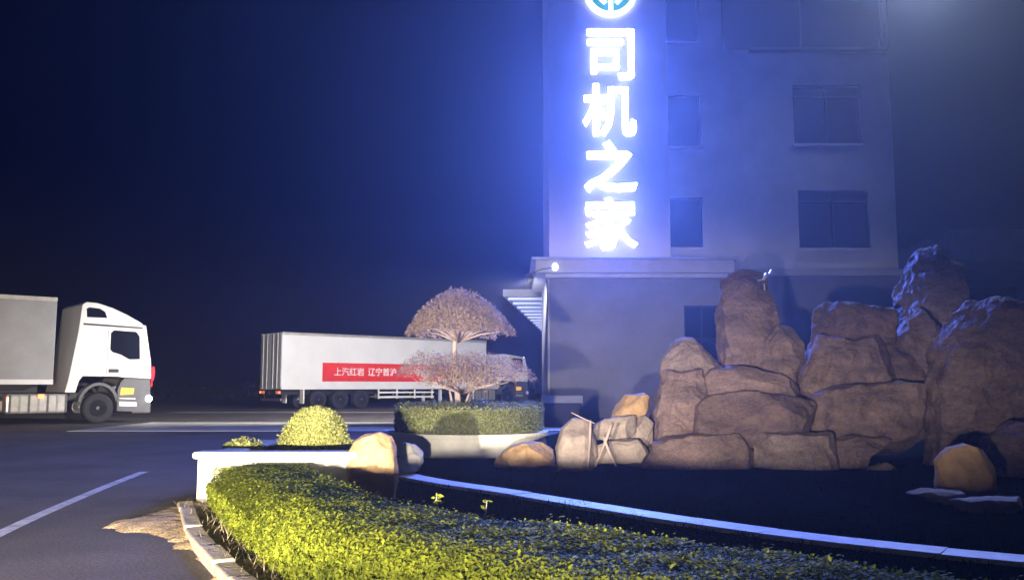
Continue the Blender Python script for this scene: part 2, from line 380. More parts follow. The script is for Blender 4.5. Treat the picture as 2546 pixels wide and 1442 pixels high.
# upper facade, set back behind the tower
UY = 29.2
def X(px, Y): return (px-CX)*Y/F_PX
def Zp(py, Y): return at(CX, py, Y).z
H_r = [(X(1992, UY), X(2166, UY), Zp(358, UY), Zp(212, UY)), (X(1996, UY), X(2176, UY), Zp(617, UY), Zp(472, UY))]
H_n = [(X(1650, UY), X(1755, UY), Zp(365, UY), Zp(236, UY)), (X(1650, UY), X(1755, UY), Zp(615, UY), Zp(490, UY)), (X(1650, UY), X(1755, UY), Zp(105, UY), Zp(-22, UY))]
big = (X(1815, UY), X(2228, UY), Zp(124, UY), Zp(-60, UY))
wall('upper_wall', 'facade', 5.3-.45, X(2242, UY), 4.7, 16.2, UY, H_r+H_n+[big], BD)
for h in H_r: window(h, UY, BD, 2, transom=h[3]-.38)
for h in H_n: window(h, UY, BD, 1)
window(big, UY, BD, 2, sill=False)
MB().box(big[0]+.9, big[1]+.12, UY-.26, UY+.05, big[2]-.13, big[2]-.01).build('balcony_ledge', 'frame', BD, bevel=.01)
MB().box(X(2242, UY)-.3, X(2242, UY)-.002, UY+.3, UY+9, 4.7, 16.2).build('side_wall', 'facade', BD)
MB().box(4.6, X(2242, UY)+.2, UY-.2, UY+9.2, 16.2, 16.45).build('roof', 'corn', BD)
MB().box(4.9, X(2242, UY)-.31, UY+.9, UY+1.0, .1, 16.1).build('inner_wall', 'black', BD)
# sign tower
TX0, TX1, TY = X(1366, 28), X(1672, 28), 28.0
tz0 = 5.24
MB().box(TX0, TX1, TY, TY+5, tz0, 16.6).build('sign_tower', 'tower', BD, bevel=.02)
for k in range(1, 4):                                # shadow gaps of the cladding, thin raised battens
    pass
# podium with cornice
PX0, PX1 = X(1361, 27.8), 12.95
door = (X(1702, 27.8), X(1792, 27.8), .02, 3.75)
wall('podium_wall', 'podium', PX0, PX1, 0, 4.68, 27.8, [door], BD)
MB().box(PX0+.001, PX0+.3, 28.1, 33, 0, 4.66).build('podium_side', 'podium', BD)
window(door, 27.8, BD, 2, sill=False, transom=2.7)
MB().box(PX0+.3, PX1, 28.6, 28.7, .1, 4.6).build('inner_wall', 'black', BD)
MB().box(X(1332, 27.3), 6.9, 27.25, 33, 4.72, 5.12).build('cornice', 'corn', BD, bevel=.02)
MB().box(X(1322, 27.3), 7.0, 27.15, 33.1, 5.121, 5.2).build('cornice_cap', 'corn', BD, bevel=.01)
MB().box(X(1358, 27.3), 6.75, 27.5, 27.79, 4.6, 4.718).build('soffit_mould', 'corn', BD, bevel=.01)
MB().box(6.9, PX1, 27.7, 29.1, 4.69, 4.9).build('podium_roof', 'corn', BD)
MB().tube([(PX0+.04, 27.72, .9), (PX0+.04, 27.72, 4.58)], .035, 8).build('downpipe', 'corn', BD, smooth=True)
# dark plinth cupboard with a pale slab top
pl = MB().box(X(1352, 27), X(1440, 27), 26.75, 27.7, .015, .72).build('plinth', 'frame', BD, bevel=.01)
MB().box(X(1349, 27)-.02, X(1446, 27), 26.68, 27.75, .725, .95).build('plinth_slab', 'sill', pl, bevel=.015)
# little lamp on the cornice
lp = empty('wall_lamp', (X(1381, 27.2), 27.2, 4.8), 0, 'small white lamp on the left end of the cornice below the sign', 'lamp')
MB().lathe([(.05, -.02), (.09, .03), (.10, .10), (.06, .19), (.0, .22)], lp.location, seg=16).build('lamp_shade', 'lamp_m', lp, smooth=True)
MB().box(lp.location.x-.03, lp.location.x+.03, 27.2, 27.249, 4.83, 4.93).build('bracket', 'frame', lp)
MB().box(lp.location.x-.92, lp.location.x-.68, 26.8, 27.0, 4.5, 4.64).build('added_flood_head', 'frame', lp, bevel=.02)  # added head and arm, hung low so the beam clears the cornice
MB().tube([(lp.location.x, 27.1, 4.86), (lp.location.x-.4, 27.0, 4.8), (lp.location.x-.8, 26.9, 4.64)], .014, 6).build('added_flood_arm', 'frame', lp)
s_ = spot('added_flood_beam', (lp.location.x-.8, 26.9, 4.42), (-15, 49, -2.0), 24000, (1, .96, .95), 122, .8, .08, .38); s_.parent = lp; s_.location = (-.8, -.3, -.38)

# ------------------------------------------------------------ the lit sign
SG = empty('lit_sign', ((TX0+TX1)/2, TY-.1, Zp(625, 27.8)), 0, 'vertical sign of four glowing white characters on the tower wall', 'sign')
def text_mesh(ch, size, extrude, offset):
    cu = bpy.data.curves.new('t', 'FONT'); cu.body = ch; cu.size = size; cu.extrude = extrude; cu.offset = offset
    cu.align_x = 'LEFT'; cu.resolution_u = 3
    o = bpy.data.objects.new('t', cu); COL.objects.link(o); dg = bpy.context.evaluated_depsgraph_get(); dg.update()
    me = bpy.data.meshes.new_from_object(o.evaluated_get(dg)); bpy.data.objects.remove(o); return me
def fit_text(name, ch, x0, x1, z0, z1, y, ex, off, m, parent):
    me = text_mesh(ch, 1.6, ex, off)
    V = np.empty(len(me.vertices)*3, np.float32); me.vertices.foreach_get('co', V); V = V.reshape(-1, 3)
    lo, hi = V.min(0), V.max(0); W_ = np.empty_like(V)
    W_[:, 0] = x0+(V[:, 0]-lo[0])/(hi[0]-lo[0])*(x1-x0); W_[:, 2] = z0+(V[:, 1]-lo[1])/(hi[1]-lo[1])*(z1-z0); W_[:, 1] = y-V[:, 2]
    W_ -= np.array(world_off(parent), np.float32)
    me.vertices.foreach_set('co', W_.ravel()); me.update(); me.materials.clear(); me.materials.append(M[m])
    o = bpy.data.objects.new(name, me); COL.objects.link(o); o.parent = parent; return o
LY = TY-.14
for ch, (a, c, d, e) in zip('司机之家', [(1466, 1586, 76, 200), (1454, 1589, 211, 341), (1456, 1589, 352, 480), (1456, 1588, 492, 622)]):
    fit_text('letter', ch, X(a, LY), X(c, LY), Zp(e, LY), Zp(d, LY), LY, .07, {'司': .016, '机': .022, '之': .045, '家': .014}[ch], 'letter', SG)
for o in SG.children:                                # only the faces are fully lit, the returns glow faintly
    o.data.materials.append(M['letter_side'])
    for p in o.data.polygons: p.material_index = 0 if p.normal.y < -.7 else 1
# round emblem above
ER = X(1597, LY)-X(1528.5, LY); EC = Vector((X(1528.5, LY), LY, Zp(42, LY)+ER))
EM = empty('round_emblem', EC, 0, 'round green and white emblem above the glowing characters', 'emblem')
MB().lathe([(0, .08), (ER*.84, .08), (ER*.84, -.02), (0, -.02)], EC, 'y', 48).build('emblem_disc', 'emb_g', EM)
MB().lathe([(ER*.82, .09), (ER, .09), (ER, -.06), (ER*.82, -.06), (ER*.82, .09)], EC, 'y', 48).build('emblem_ring', 'emb_w', EM)
def bar(a, c, w, y0, y1):
    a, c = Vector(a), Vector(c); t = (c-a).normalized(); n_ = Vector((-t.y, t.x))*w/2
    return MB().prism([(p.x, p.y) for p in (a-n_, c-n_, c+n_, a+n_)], y0, y1)
for a, c in (((0, -.8), (0, .55)), ((-.20, -.5), (-.66, -.02)), ((.20, -.5), (.66, -.02)), ((-.5, .5), (.5, .5))):
    bar((EC.x+a[0]*ER, EC.z+a[1]*ER), (EC.x+c[0]*ER, EC.z+c[1]*ER), .17*ER, LY-.055, LY-.021).build('emblem_bar', 'emb_w', EM)

# floodlight under the roof edge, lit, just above the picture
fx = 13.3; fz = Zp(-60, 27.6)
FLO = empty('floodlight', (fx, 27.6, fz), 0, 'floodlight on the upper right wall of the building', 'floodlight')
MB().box(fx-.25, fx+.25, 27.5, 27.7, fz+.02, fz+.4).build('housing', 'frame', FLO, bevel=.02)
MB().box(fx-.21, fx+.21, 27.485, 27.499, fz+.06, fz+.36).build('lens', 'lamp_m', FLO)
MB().tube([(fx, 27.7, fz+.22), (fx-.2, 28.5, fz+.4), (fx-.6, 29.19, fz+.4)], .03, 6).build('bracket', 'frame', FLO)
s_ = spot('floodlight_beam', (fx, 27.45, fz+.15), (fx-4.5, 20, fz-7), 7000, (.62, .74, 1), 130, 1, .15); s_.parent = FLO; s_.location = (0, -.15, .15)

# low annex at the far right
AX = empty('annex', (19, 33, 0), 0, 'dim low annex with a pale roof band at the right edge', 'building')
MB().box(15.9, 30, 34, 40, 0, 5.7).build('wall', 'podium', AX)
MB().box(X(2378, 32), 30.3, 32, 40.3, 5.75, 6.9).build('roof_band', 'corn', AX, bevel=.02)
for k in range(3): MB().box(17+k*4, 19.4+k*4, 33.93, 33.999, 2.2, 5.0).build('window', 'glass', AX)

# petrol-station canopy behind the building
CN = empty('station_canopy', (6, 60, 0), 0, 'lit filling-station canopy seen behind the left edge of the building', 'canopy')
def cpt(u, v): return (-.5+u*18+v*3.2, 48.5+v*33, 0)
zc = 6.0
vs = [cpt(0, 0), cpt(1, 0), cpt(1, 1), cpt(0, 1)]
MB().add([(x, y, zc+.12) for x, y, _ in vs]+[(x, y, zc+.5) for x, y, _ in vs], [(3,2,1,0),(4,5,6,7),(0,1,5,4),(1,2,6,5),(2,3,7,6),(3,0,4,7)]).build('canopy_roof', 'canopy', CN)
for k in range(12):
    v = .03+k*.083; a = cpt(.01, v); c = cpt(.99, v); w = .3
    MB().add([(a[0], a[1]-w, zc), (c[0], c[1]-w, zc), (c[0], c[1]+w, zc), (a[0], a[1]+w, zc), (a[0], a[1]-w, zc+.1), (c[0], c[1]-w, zc+.1), (c[0], c[1]+w, zc+.1), (a[0], a[1]+w, zc+.1)],
             [(3,2,1,0),(4,5,6,7),(0,1,5,4),(1,2,6,5),(2,3,7,6),(3,0,4,7)]).build('light_strip', 'tube', CN)
for u, v in ((.3, .2), (.8, .2), (.3, .8), (.8, .8)):
    p = cpt(u, v); MB().box(p[0]-.3, p[0]+.3, p[1]-.3, p[1]+.3, 0, zc+.11).build('column', 'canopy', CN)

# ============================================================ trucks
HEAD = math.atan2(.65, .76)
def wheel(parent, x, y, side, r=.5, w=.32):
    y0 = y; s_ = side                                 # side -1: right-hand side of the truck
    prof = [(r*.56, 0), (r*.86, 0), (r*.97, .03), (r, .07), (r, w-.07), (r*.97, w-.03), (r*.86, w), (r*.56, w), (r*.56, 0)]
    t = MB().lathe([(a, -s_*h) for a, h in prof], (x, y0, r), 'y', 28).build('wheel', 'tyre', parent, smooth=False, world=False)
    MB().lathe([(a, -s_*h) for a, h in [(r*.57, .015), (r*.5, .03), (r*.46, .10), (r*.3, .09), (r*.26, .03), (r*.12, .0), (0, .0)]], (x, y0, r), 'y', 24).build('rim', 'steel', t, world=False, smooth=True)
def tractor(root, low=False):
    W2 = 1.25
    zt = (lambda z: z if z < 2.9 else 2.9+(z-2.9)*.28) if low else (lambda z: z)
    prof = [(-2.62, 1.02), (-2.52, 1.5), (-2.3, 3.0), (-2.22, 3.9), (-2.1, 4.0), (-1.75, 3.99), (-1.25, 3.84), (-.75, 3.62), (-.3, 3.38), (-.12, 3.2), (-.1, 3.05), (-.02, 2.6), (.08, 2.05), (.1, 1.5), (.08, 1.47), (-.9, 1.53), (-1.0, 1.55), (-2.1, 1.55), (-2.2, 1.4), (-2.3, 1.02)]
    cab = MB().prism([(x, zt(z)) for x, z in prof], -W2, W2).build('cab', 'cabw', root, bevel=.07, world=False, seg=3)
    y = -W2
    def plate(name, poly, m, par, out=.006, th=.02, sides=(-1,)):
        b = MB()
        for s_ in sides: b.prism([(x, zt(z)) for x, z in poly], s_*(W2+out), s_*(W2-th))
        return b.build(name, m, par, world=False)
    for s_ in (-1, 1):
        plate('side_window', [(-1.28, 3.0), (-1.18, 3.1), (-.46, 3.07), (-.34, 2.92), (-.3, 2.14), (-.66, 2.13), (-.92, 2.28), (-1.2, 2.36), (-1.28, 2.45)], 'glass', cab, sides=(s_,))
        if not low: plate('upper_window', [(-2.06, 3.5), (-2.08, 3.78), (-2.0, 3.83), (-1.66, 3.8), (-1.5, 3.7), (-1.42, 3.5)], 'glass', cab, sides=(s_,))
        plate('trim_strip', [(-2.16, 3.3), (-2.16, 3.24), (-.26, 3.18), (-.24, 3.24)], 'black', cab, .01, sides=(s_,))
        plate('door_seam', [(-1.37, 1.6), (-1.355, 1.6), (-1.355, 3.1), (-1.37, 3.1)], 'plast', cab, .003, sides=(s_,))
        plate('door_handle', [(-1.3, 1.68), (-1.3, 1.8), (-.98, 1.8), (-.98, 1.68)], 'black', cab, .02, sides=(s_,))
        # side of the lower front: steps, bumper corner
        plate('skirt', [(-.98, .4), (-.98, 1.1), (-.9, 1.35), (-.78, 1.50), (.06, 1.45), (.1, .9), (.06, .35)], 'plast', root, .01, .3, sides=(s_,))
        st = plate('step', [(-.92, .56), (-.92, .72), (-.35, .68), (-.35, .54)], 'alu', root, .03, .02, sides=(s_,))
        plate('step', [(-.92, .80), (-.92, .84), (-.4, .82), (-.4, .78)], 'alu', root, .03, .02, sides=(s_,))
        plate('turn_lamp', [(-.9, .93), (-.88, 1.18), (-.45, 1.16), (-.47, .95)], 'lamp_a', root, .025, .02, sides=(s_,))
        arch = MB(); ap_ = [(-1.56+.66*math.cos(a), .55+.8*math.sin(a)) for a in [R(12+i*13) for i in range(13)]]+[(-1.56+.56*math.cos(a), .55+.7*math.sin(a)) for a in [R(168-i*13) for i in range(13)]]
        arch.prism(ap_, s_*W2*.99, s_*(W2-.4)).build('wheel_arch', 'plast', root, world=False)
    MB().box(-.5, .14, -W2-.004, W2+.004, .3, .95).build('bumper', 'plast', root, bevel=.06, world=False)
    MB().add([(-.085, -1.12, zt(3.05)), (-.085, 1.12, zt(3.05)), (.075, 1.12, 2.12), (.075, -1.12, 2.12), (-.06, -1.12, zt(3.08)), (-.06, 1.12, zt(3.08)), (.1, 1.12, 2.1), (.1, -1.12, 2.1)], [(0,1,2,3),(7,6,5,4),(0,3,7,4),(1,5,6,2),(0,4,5,1),(3,2,6,7)]).build('windscreen', 'glass', cab, world=False)
    MB().box(.101, .125, -.9, .9, 1.5, 1.95).build('grille', 'plast', cab, bevel=.02, world=False)
    for s_ in (-1, 1):
        MB().lathe([(a, s_*h) for a, h in [(0, .04), (.07, .03), (.11, 0), (.11, -.08), (0, -.1)]], (.05, s_*1.27, .80), 'y', 16).build('headlamp', 'lamp_w' if not low else 'white', root, world=False, smooth=True)
        wheel(root, -1.56, s_*1.22, s_)
        for dx in (-5.15,): wheel(root, dx, s_*1.22, s_, .5, .55)
        tk = MB().box(-4.3, -2.5, min(s_*1.2, s_*.7), max(s_*1.2, s_*.7), .36, .98).build('fuel_tank', 'alu', root, bevel=.08, world=False, seg=3)
        for k in range(7):
            x = -4.2+k*.27; MB().box(x, x+.06, min(s_*1.19, s_*1.215), max(s_*1.19, s_*1.215), .40, .95).build('tank_strap', 'steel' if k % 2 else 'plast', tk, world=False)
        MB().box(-4.72, -4.56, min(s_*1.2, s_*1.25), max(s_*1.2, s_*1.25), .80, .93).build('side_marker', 'lamp_r' if not low else 'lamp_o', root, bevel=.01, world=False)
        MB().box(-3.38, -3.22, min(s_*1.2, s_*1.25), max(s_*1.2, s_*1.25), .84, .97).build('side_marker', 'lamp_r' if not low else 'lamp_o', root, bevel=.01, world=False)
        MB().lathe([(0, .0), (.04, .0), (.05, .04), (.03, .08), (0, .09)], (-.16, s_*1.15, zt(3.22)), 'z', 12).build('marker_lamp', 'lamp_m', cab, world=False, smooth=True)
    MB().box(-6.2, -.4, -.45, -.25, .75, 1.0).box(-6.2, -.4, .25, .45, .75, 1.0).box(-6.1, -6.0, -.45, .45, .78, .98).build('chassis', 'black', root, world=False)
    return cab
def trailer(root, x1, L, z0, z1, tank_side=True, m='trailer'):
    x0 = x1-L; W2 = 1.26
    bx = MB().box(x0, x1, -W2, W2, z0, z1).build('box_body', m, root, bevel=.03, world=False)
    for s_ in (-1, 1):
        ya, yb = sorted((s_*(W2-.02), s_*(W2+.012)))
        MB().box(x0+.002, x1-.002, ya, yb, z1-.13, z1+.012).build('top_rail', 'alu', bx, bevel=.01, world=False)
        MB().box(x0+.002, x1-.002, ya, yb, z0-.02, z0+.14).build('bottom_rail', 'trailer', bx, bevel=.01, world=False)
        n = int(L/1.22)
        for k in range(1, n): MB().box(x0+k*L/n-.012, x0+k*L/n+.012, min(s_*W2, s_*(W2+.004)), max(s_*W2, s_*(W2+.004)), z0+.14, z1-.13).build('panel_joint', m, bx, world=False)
        # side guard rails and legs
        g = MB().box(x0+5.9, x1-3.9, min(s_*1.2, s_*1.16), max(s_*1.2, s_*1.16), .55, .65).box(x0+5.9, x1-3.9, min(s_*1.2, s_*1.16), max(s_*1.2, s_*1.16), .82, .90)
        for k in range(4): xx = x0+5.95+k*(L-9.95)/3; g.box(xx-.04, xx+.04, min(s_*1.155, s_*1.1), max(s_*1.155, s_*1.1), .5, z0-.02)
        g.build('side_guard', 'white', root, world=False)
        MB().box(x1-3.3, x1-3.15, min(s_*.95, s_*.8), max(s_*.95, s_*.8), .25, z0).box(x1-3.4, x1-3.05, min(s_*1.0, s_*.75), max(s_*1.0, s_*.75), .2, .25).build('landing_leg', 'trailer', root, world=False)
        for k in range(3): wheel(root, x0+2.2+k*1.31, s_*1.22, s_, .5, .42)
        MB().box(x0+1.3, x0+1.36, min(s_*1.2, s_*.8), max(s_*1.2, s_*.8), .3, z0-.02).build('mudflap', 'white', root, world=False)
        MB().box(x0-.03, x0+.02, min(s_*.7, s_*1.2), max(s_*.7, s_*1.2), z0-.24, z0-.1).build('tail_lamp', 'lamp_o', root, world=False)
        MB().box(x0-.045, x0-.031, min(s_*1.08, s_*1.17), max(s_*1.08, s_*1.17), z0-.21, z0-.13).build('tail_bulb', 'lamp_r', root, world=False)
    MB().box(x0+.1, x1-.3, -.55, -.4, z0-.28, z0-.021).box(x0+.1, x1-.3, .4, .55, z0-.28, z0-.021).build('chassis_beam', 'black', root, world=False)
    MB().box(x0+.02, x0+.12, -1.15, 1.15, .45, .57).build('rear_bumper', 'steel', root, world=False)
    MB().box(x0+.13, x0+.2, -1.1, -1.0, .5, z0-.25).box(x0+.13, x0+.2, 1.0, 1.1, .5, z0-.25).build('bumper_strut', 'black', root, world=False)
    for s_ in (-1, 1):
        MB().box(x0-.018, x0-.001, min(s_*.02, s_*1.2), max(s_*.02, s_*1.2), z0+.06, z1-.08).build('rear_door', 'rear_shaded', bx, bevel=.005, world=False)
        for yy in (.35, .85): MB().tube([(x0-.045, s_*yy, z0+.03), (x0-.045, s_*yy, z1-.05)], .018, 6).build('lock_bar', 'steel', bx, world=False)
    return bx
fr = at(371, 958, 30.7)
# origin so that the right-hand front corner of the cab stands there
def place_origin(corner, local):
    c, s_ = math.cos(HEAD), math.sin(HEAD); return (corner[0]-(local[0]*c-local[1]*s_), corner[1]-(local[0]*s_+local[1]*c), 0)
T1 = empty('articulated_truck', place_origin((fr.x, fr.y), (.05, -1.25)), HEAD, 'white tractor cab with lit headlamp pulling a pale box trailer at the left edge', 'truck', 'articulated trucks in the yard')
tractor(T1)
trailer(T1, -2.98, 13.6, 1.3, 4.08, m='trailer_shaded')
# red cloth bow on the grille
rb = MB()
for s_ in (-1, 1): rb.prism([(.12, 1.62), (.16, 1.9), (.26, 1.92), (.29, 1.7), (.26, 1.45), (.16, 1.3)], s_*1.12, s_*.35)
rb.box(.13, .3, -.34, .34, 1.5, 1.8); rb.prism([(.13, 1.5), (.24, 1.5), (.26, 1.2), (.16, 1.18)], -1.0, -.4)
rb.build('red_bow', 'redcloth', T1, bevel=.06, world=False, seg=3)
# the far lorry with the red banner
rc = at(699, 958, 46.0)
T2 = empty('articulated_truck', place_origin((rc.x, rc.y), (-16.9, -1.26)), HEAD, 'white lorry trailer with a red lettered banner, standing behind the umbrella tree', 'truck', 'articulated trucks in the yard')
tractor(T2, low=True)
trailer(T2, -3.3, 13.6, 1.06, 4.0)
bxp = [c for c in T2.children if c.name.startswith('box_body')][0]
bl = MB().box(-14.55, -5.6, -1.276, -1.268, 1.46, 2.46).build('banner', 'red', bxp, world=False)
def side_text(ch, x0, x1, z0, z1):
    me = text_mesh(ch, 1, .004, .012)
    V = np.empty(len(me.vertices)*3, np.float32); me.vertices.foreach_get('co', V); V = V.reshape(-1, 3); lo, hi = V.min(0), V.max(0)
    W_ = np.empty_like(V); W_[:, 0] = x0+(V[:, 0]-lo[0])/(hi[0]-lo[0])*(x1-x0); W_[:, 2] = z0+(V[:, 1]-lo[1])/(hi[1]-lo[1])*(z1-z0); W_[:, 1] = -1.284-V[:, 2]
    me.vertices.foreach_set('co', W_.ravel()); me.update(); me.materials.clear(); me.materials.append(M['white'])
    o = bpy.data.objects.new('banner_text', me); COL.objects.link(o); o.parent = bl
side_text('上汽红岩', -13.85, -12.0, 1.77, 2.22); side_text('辽宁首沪', -11.75, -9.9, 1.77, 2.22); side_text('专用车', -8.7, -7.2, 1.77, 2.22)

# ============================================================ planters and plants
def dome_points(n, fn):
    P = np.empty((n, 3)); D = np.empty((n, 3))
    for i in range(n): p, d = fn(); P[i] = p; D[i] = d
    return P, D
# left raised bed
BE = empty('raised_bed', (-2.5, 10.8, 0), 0, 'white-walled raised bed with a rounded coping beside the road', 'planter')
wx0, wx1, wy0, wy1, wz = -3.36, -1.68, 9.62, 12.3, .47
def walls(b, x0, x1, y0, y1, t, z0, z1):
    b.box(x0, x1, y0, y0+t, z0, z1); b.box(x0, x0+t, y0+t, y1, z0, z1); b.box(x1-t, x1, y0+t, y1, z0, z1); b.box(x0+t, x1-t, y1-t, y1, z0, z1-.06); return b
MB().box(wx0, wx1, wy0, wy0+.2, 0, wz).build('wall', 'wwall', BE, bevel=.01)
MB().box(wx0, wx0+.2, wy0+.201, wy1, 0, wz).build('wall', 'wwall', BE, bevel=.01)
MB().box(wx0+.201, wx1-.201, wy1-.2, wy1, 0, wz-.1).build('wall', 'wwall', BE, bevel=.01)
MB().box(wx0-.05, wx1+.03, wy0-.05, wy0+.24, wz+.001, wz+.075).build('coping', 'wwall', BE, bevel=.03, seg=3)
MB().box(wx0-.05, wx0+.24, wy0+.243, wy1, wz+.001, wz+.04).build('coping', 'wwall', BE, bevel=.015)
b = MB(); nxs, nys = 24, 24; vs = []; fs = []
for i_ in range(nxs+1):
    for j_ in range(nys+1):
        x = wx0+.19+(wx1+.32-wx0-.19)*i_/nxs; y = wy0+.19+(wy1-.21-wy0-.19)*j_/nys; t = max(0, (x-wx1+.25)/.57)
        vs.append((x, y, .455*(1-t*t*(3-2*t))+noise.noise(Vector((x*6, y*6, 0)))*.015))
for i_ in range(nxs):
    for j_ in range(nys): a = i_*(nys+1)+j_; fs.append((a, a+nys+1, a+nys+2, a+1))
b.add(vs, fs).build('soil', 'soil', BE, smooth=True)

def leafy(name, label, cat, base, surf, n, size, m, core=None, stems=True):
    root = empty(name, base, 0, label, cat)
    P, D = surf(n); leaf_mesh('foliage', P, D, size, m, root)
    if core: core().build('inner_growth', 'core', root)
    if stems:
        s_ = MB()
        for k in range(4):
            a = random.uniform(0, 6.28); s_.tube([(base[0], base[1], base[2]-.03), (base[0]+.05*math.cos(a), base[1]+.05*math.sin(a), base[2]+.2)], [.014, .007], 5)
        s_.build('stem', 'bark', root)
    return root
# topiary: a clipped blunt cone
tb = Vector((at(783, 1117, 11.3).x, 11.3, .42))
def topi_r(h): return .46*(1-.4*h-.3*h**5)
def topi_s(n):
    h = rng.uniform(0, 1, n); a = rng.uniform(0, 2*np.pi, n); r_ = np.array([topi_r(x) for x in h])
    r_ *= (1+.05*np.sin(a*5+h*9)+.04*np.sin(a*11-h*14)+rng.normal(0, .025, n)); top = rng.random(n) < .22
    r_[top] = topi_r(.98)*1.05*np.sqrt(rng.random(top.sum())); h[top] = 1.03-.09*(r_[top]/.19)**2
    P = np.stack([tb.x+r_*np.cos(a), tb.y+r_*np.sin(a), tb.z+h*.53], 1)
    D = np.stack([np.cos(a), np.sin(a), .3+top*1.5], 1); return P, D
leafy('topiary_bush', 'clipped yellow-green blunt cone bush standing in the white raised bed', 'bush', tb, topi_s, 20000, .028, 'topi',
      lambda: MB().lathe([(topi_r(h)*.93, h*.515) for h in (0, .2, .4, .6, .8, .93)]+[(0, .51)], tb, seg=24))
# little pale shrub at the corner of the bed
sb = Vector((at(607, 1117, 10.9).x, 10.9, .44))
def shrub_s(n):
    a = rng.uniform(0, 2*np.pi, n); u = rng.uniform(0, 1, n)**.5; z = np.sqrt(np.clip(1-u*u, 0, 1))*rng.uniform(.5, 1.05, n)
    P = np.stack([sb.x+.26*u*np.cos(a), sb.y+.22*u*np.sin(a), sb.z+.14*z*(1+.3*np.sin(a*4))], 1)
    return P, np.stack([np.cos(a)*u, np.sin(a)*u, z+.3], 1)
leafy('low_shrub', 'small pale flat shrub near the outer corner of the raised bed', 'shrub', sb, shrub_s, 2600, .035, 'topi', stems=False)

# round planter with clipped hedge and umbrella tree
RC = Vector((-.80, 16.55, 0)); RR = 1.43
RP = empty('round_planter', RC, 0, 'round white planter wall around the umbrella tree', 'planter')
MB().lathe([(RR-.18, 0), (RR, 0), (RR, .34), (RR+.04, .345), (RR+.04, .42), (RR-.2, .42), (RR-.18, .34), (RR-.18, 0)], RC, seg=64).build('wall', 'wwall', RP, smooth=False)
MB().lathe([(0, .1), (RR-.19, .1), (RR-.19, .3), (0, .33)], RC, seg=32).build('soil', 'soil', RP)
HR, HZ0, HZ1 = 1.33, .42, .88
def boxh(n):
    a = rng.uniform(0, 2*np.pi, n); side = rng.random(n) < .6
    r_ = np.where(side, HR, HR*np.sqrt(rng.random(n)))*(1+.02*np.sin(a*9)+rng.normal(0, .012, n)); z = np.where(side, rng.uniform(HZ0-.05, HZ1, n), HZ1+rng.normal(0, .025, n)+.03*np.sin(a*6))
    P = np.stack([RC.x+r_*np.cos(a), RC.y+r_*np.sin(a), z], 1); D = np.stack([np.cos(a)*side, np.sin(a)*side, .2+(~side)*1.5], 1); return P, D
leafy('clipped_round_hedge', 'grey-green clipped hedge filling the round planter under the tree', 'hedge', (RC.x, RC.y, .33), boxh, 26000, .034, 'box',
      lambda: MB().lathe([(HR*.95, .31), (HR*.96, HZ1-.04), (0, HZ1-.02)], RC, seg=40), stems=False)
# the tree
tx, ty = at(1137, 1000, 16.5).x, 16.5
TR = empty('umbrella_tree', (tx, ty, .32), 0, 'pinkish-grey tree pruned into an umbrella crown over a wide lower tier', 'tree')
crz = lambda py: at(CX, py, 16.5).z
trunk = MB()
trunk.tube([(tx, ty, .32), (tx+.02, ty, .75), (tx+.0, ty+.02, 1.1), (tx-.05, ty, 1.55), (tx-.06, ty, 2.0), (tx-.02, ty, 2.3)], [.075, .06, .055, .05, .045, .03], 9)
for dx, dz, z0 in ((-.14, .55, .6), (.22, .5, .6), (.38, .62, .66)):
    trunk.tube([(tx, ty, z0-.2), (tx+dx*.4, ty-.05, z0+dz*.25), (tx+dx, ty-.02, z0+dz)], [.04, .032, .02], 7)
trunk.build('trunk', 'bark', TR, smooth=True)
def limb_fan(c, z0, r_, h, n):
    limbs = MB()
    for k in range(n):
        a = 2*math.pi*k/n+random.uniform(-.2, .2); rr = r_*random.uniform(.45, .95)
        e = Vector((c.x+rr*math.cos(a), c.y+rr*math.sin(a), z0+h*random.uniform(.12, .75)*(1.25-rr/r_)))
        m_ = c.lerp(e, .5)+Vector((random.uniform(-.05, .05), random.uniform(-.05, .05), -.03))
        c2 = Vector((c.x, c.y, z0-.12)); limbs.tube([c2, m_, e], [.022, .013, .004], 5)
        for j in range(4):
            t = random.uniform(.4, .95); q = m_.lerp(e, t); limbs.tube([q, q+Vector((random.uniform(-.25, .25), random.uniform(-.25, .25), random.uniform(.05, .25)))], [.007, .002], 4)
    limbs.build('limb', 'bark', TR, smooth=True)
UC = Vector((at(1140, 800, 16.5).x, ty, crz(828))); UR = 1.0; UH = crz(722)-crz(828)
limb_fan(UC, UC.z-.05, UR, UH, 26)
LC = Vector((at(1150, 900, 16.5).x, ty, crz(955))); 
limb_fan(Vector((LC.x, LC.y, LC.z-.05)), LC.z-.05, 1.1, .6, 22)
def crown(n, c, r_, h, under=.06, flat=2.0, hol=.35):
    a = rng.uniform(0, 2*np.pi, n); u = np.sqrt(rng.random(n))
    wob = 1+.05*np.sin(a*3+1)+.035*np.sin(a*7)+.03*np.sin(a*13+2)
    top = h*(1-u**flat)**.8; v = rng.random(n)**hol
    z = np.maximum(top*v, 0)+under*np.sin(a*5+u*6)*.5-(u>.85)*rng.random(n)*under
    P = np.stack([c.x+r_*wob*u*np.cos(a), c.y+r_*wob*u*np.sin(a), c.z+z], 1)
    # clumps: drop leaves where a noise is low, so that gaps show
    keep = np.array([noise.noise(Vector(p)*6.5) > -.12 or random.random() < .3 for p in P])
    P = P[keep]; D = np.stack([np.cos(a)*u, np.sin(a)*u, .8+0*u], 1)[keep]; return P, D
P1, D1 = crown(44000, UC, UR, UH+.03, flat=1.7)
leaf_mesh('crown', P1, D1, .036, 'tleaf', TR, aspect=.3)
Ps = []; Ds = []
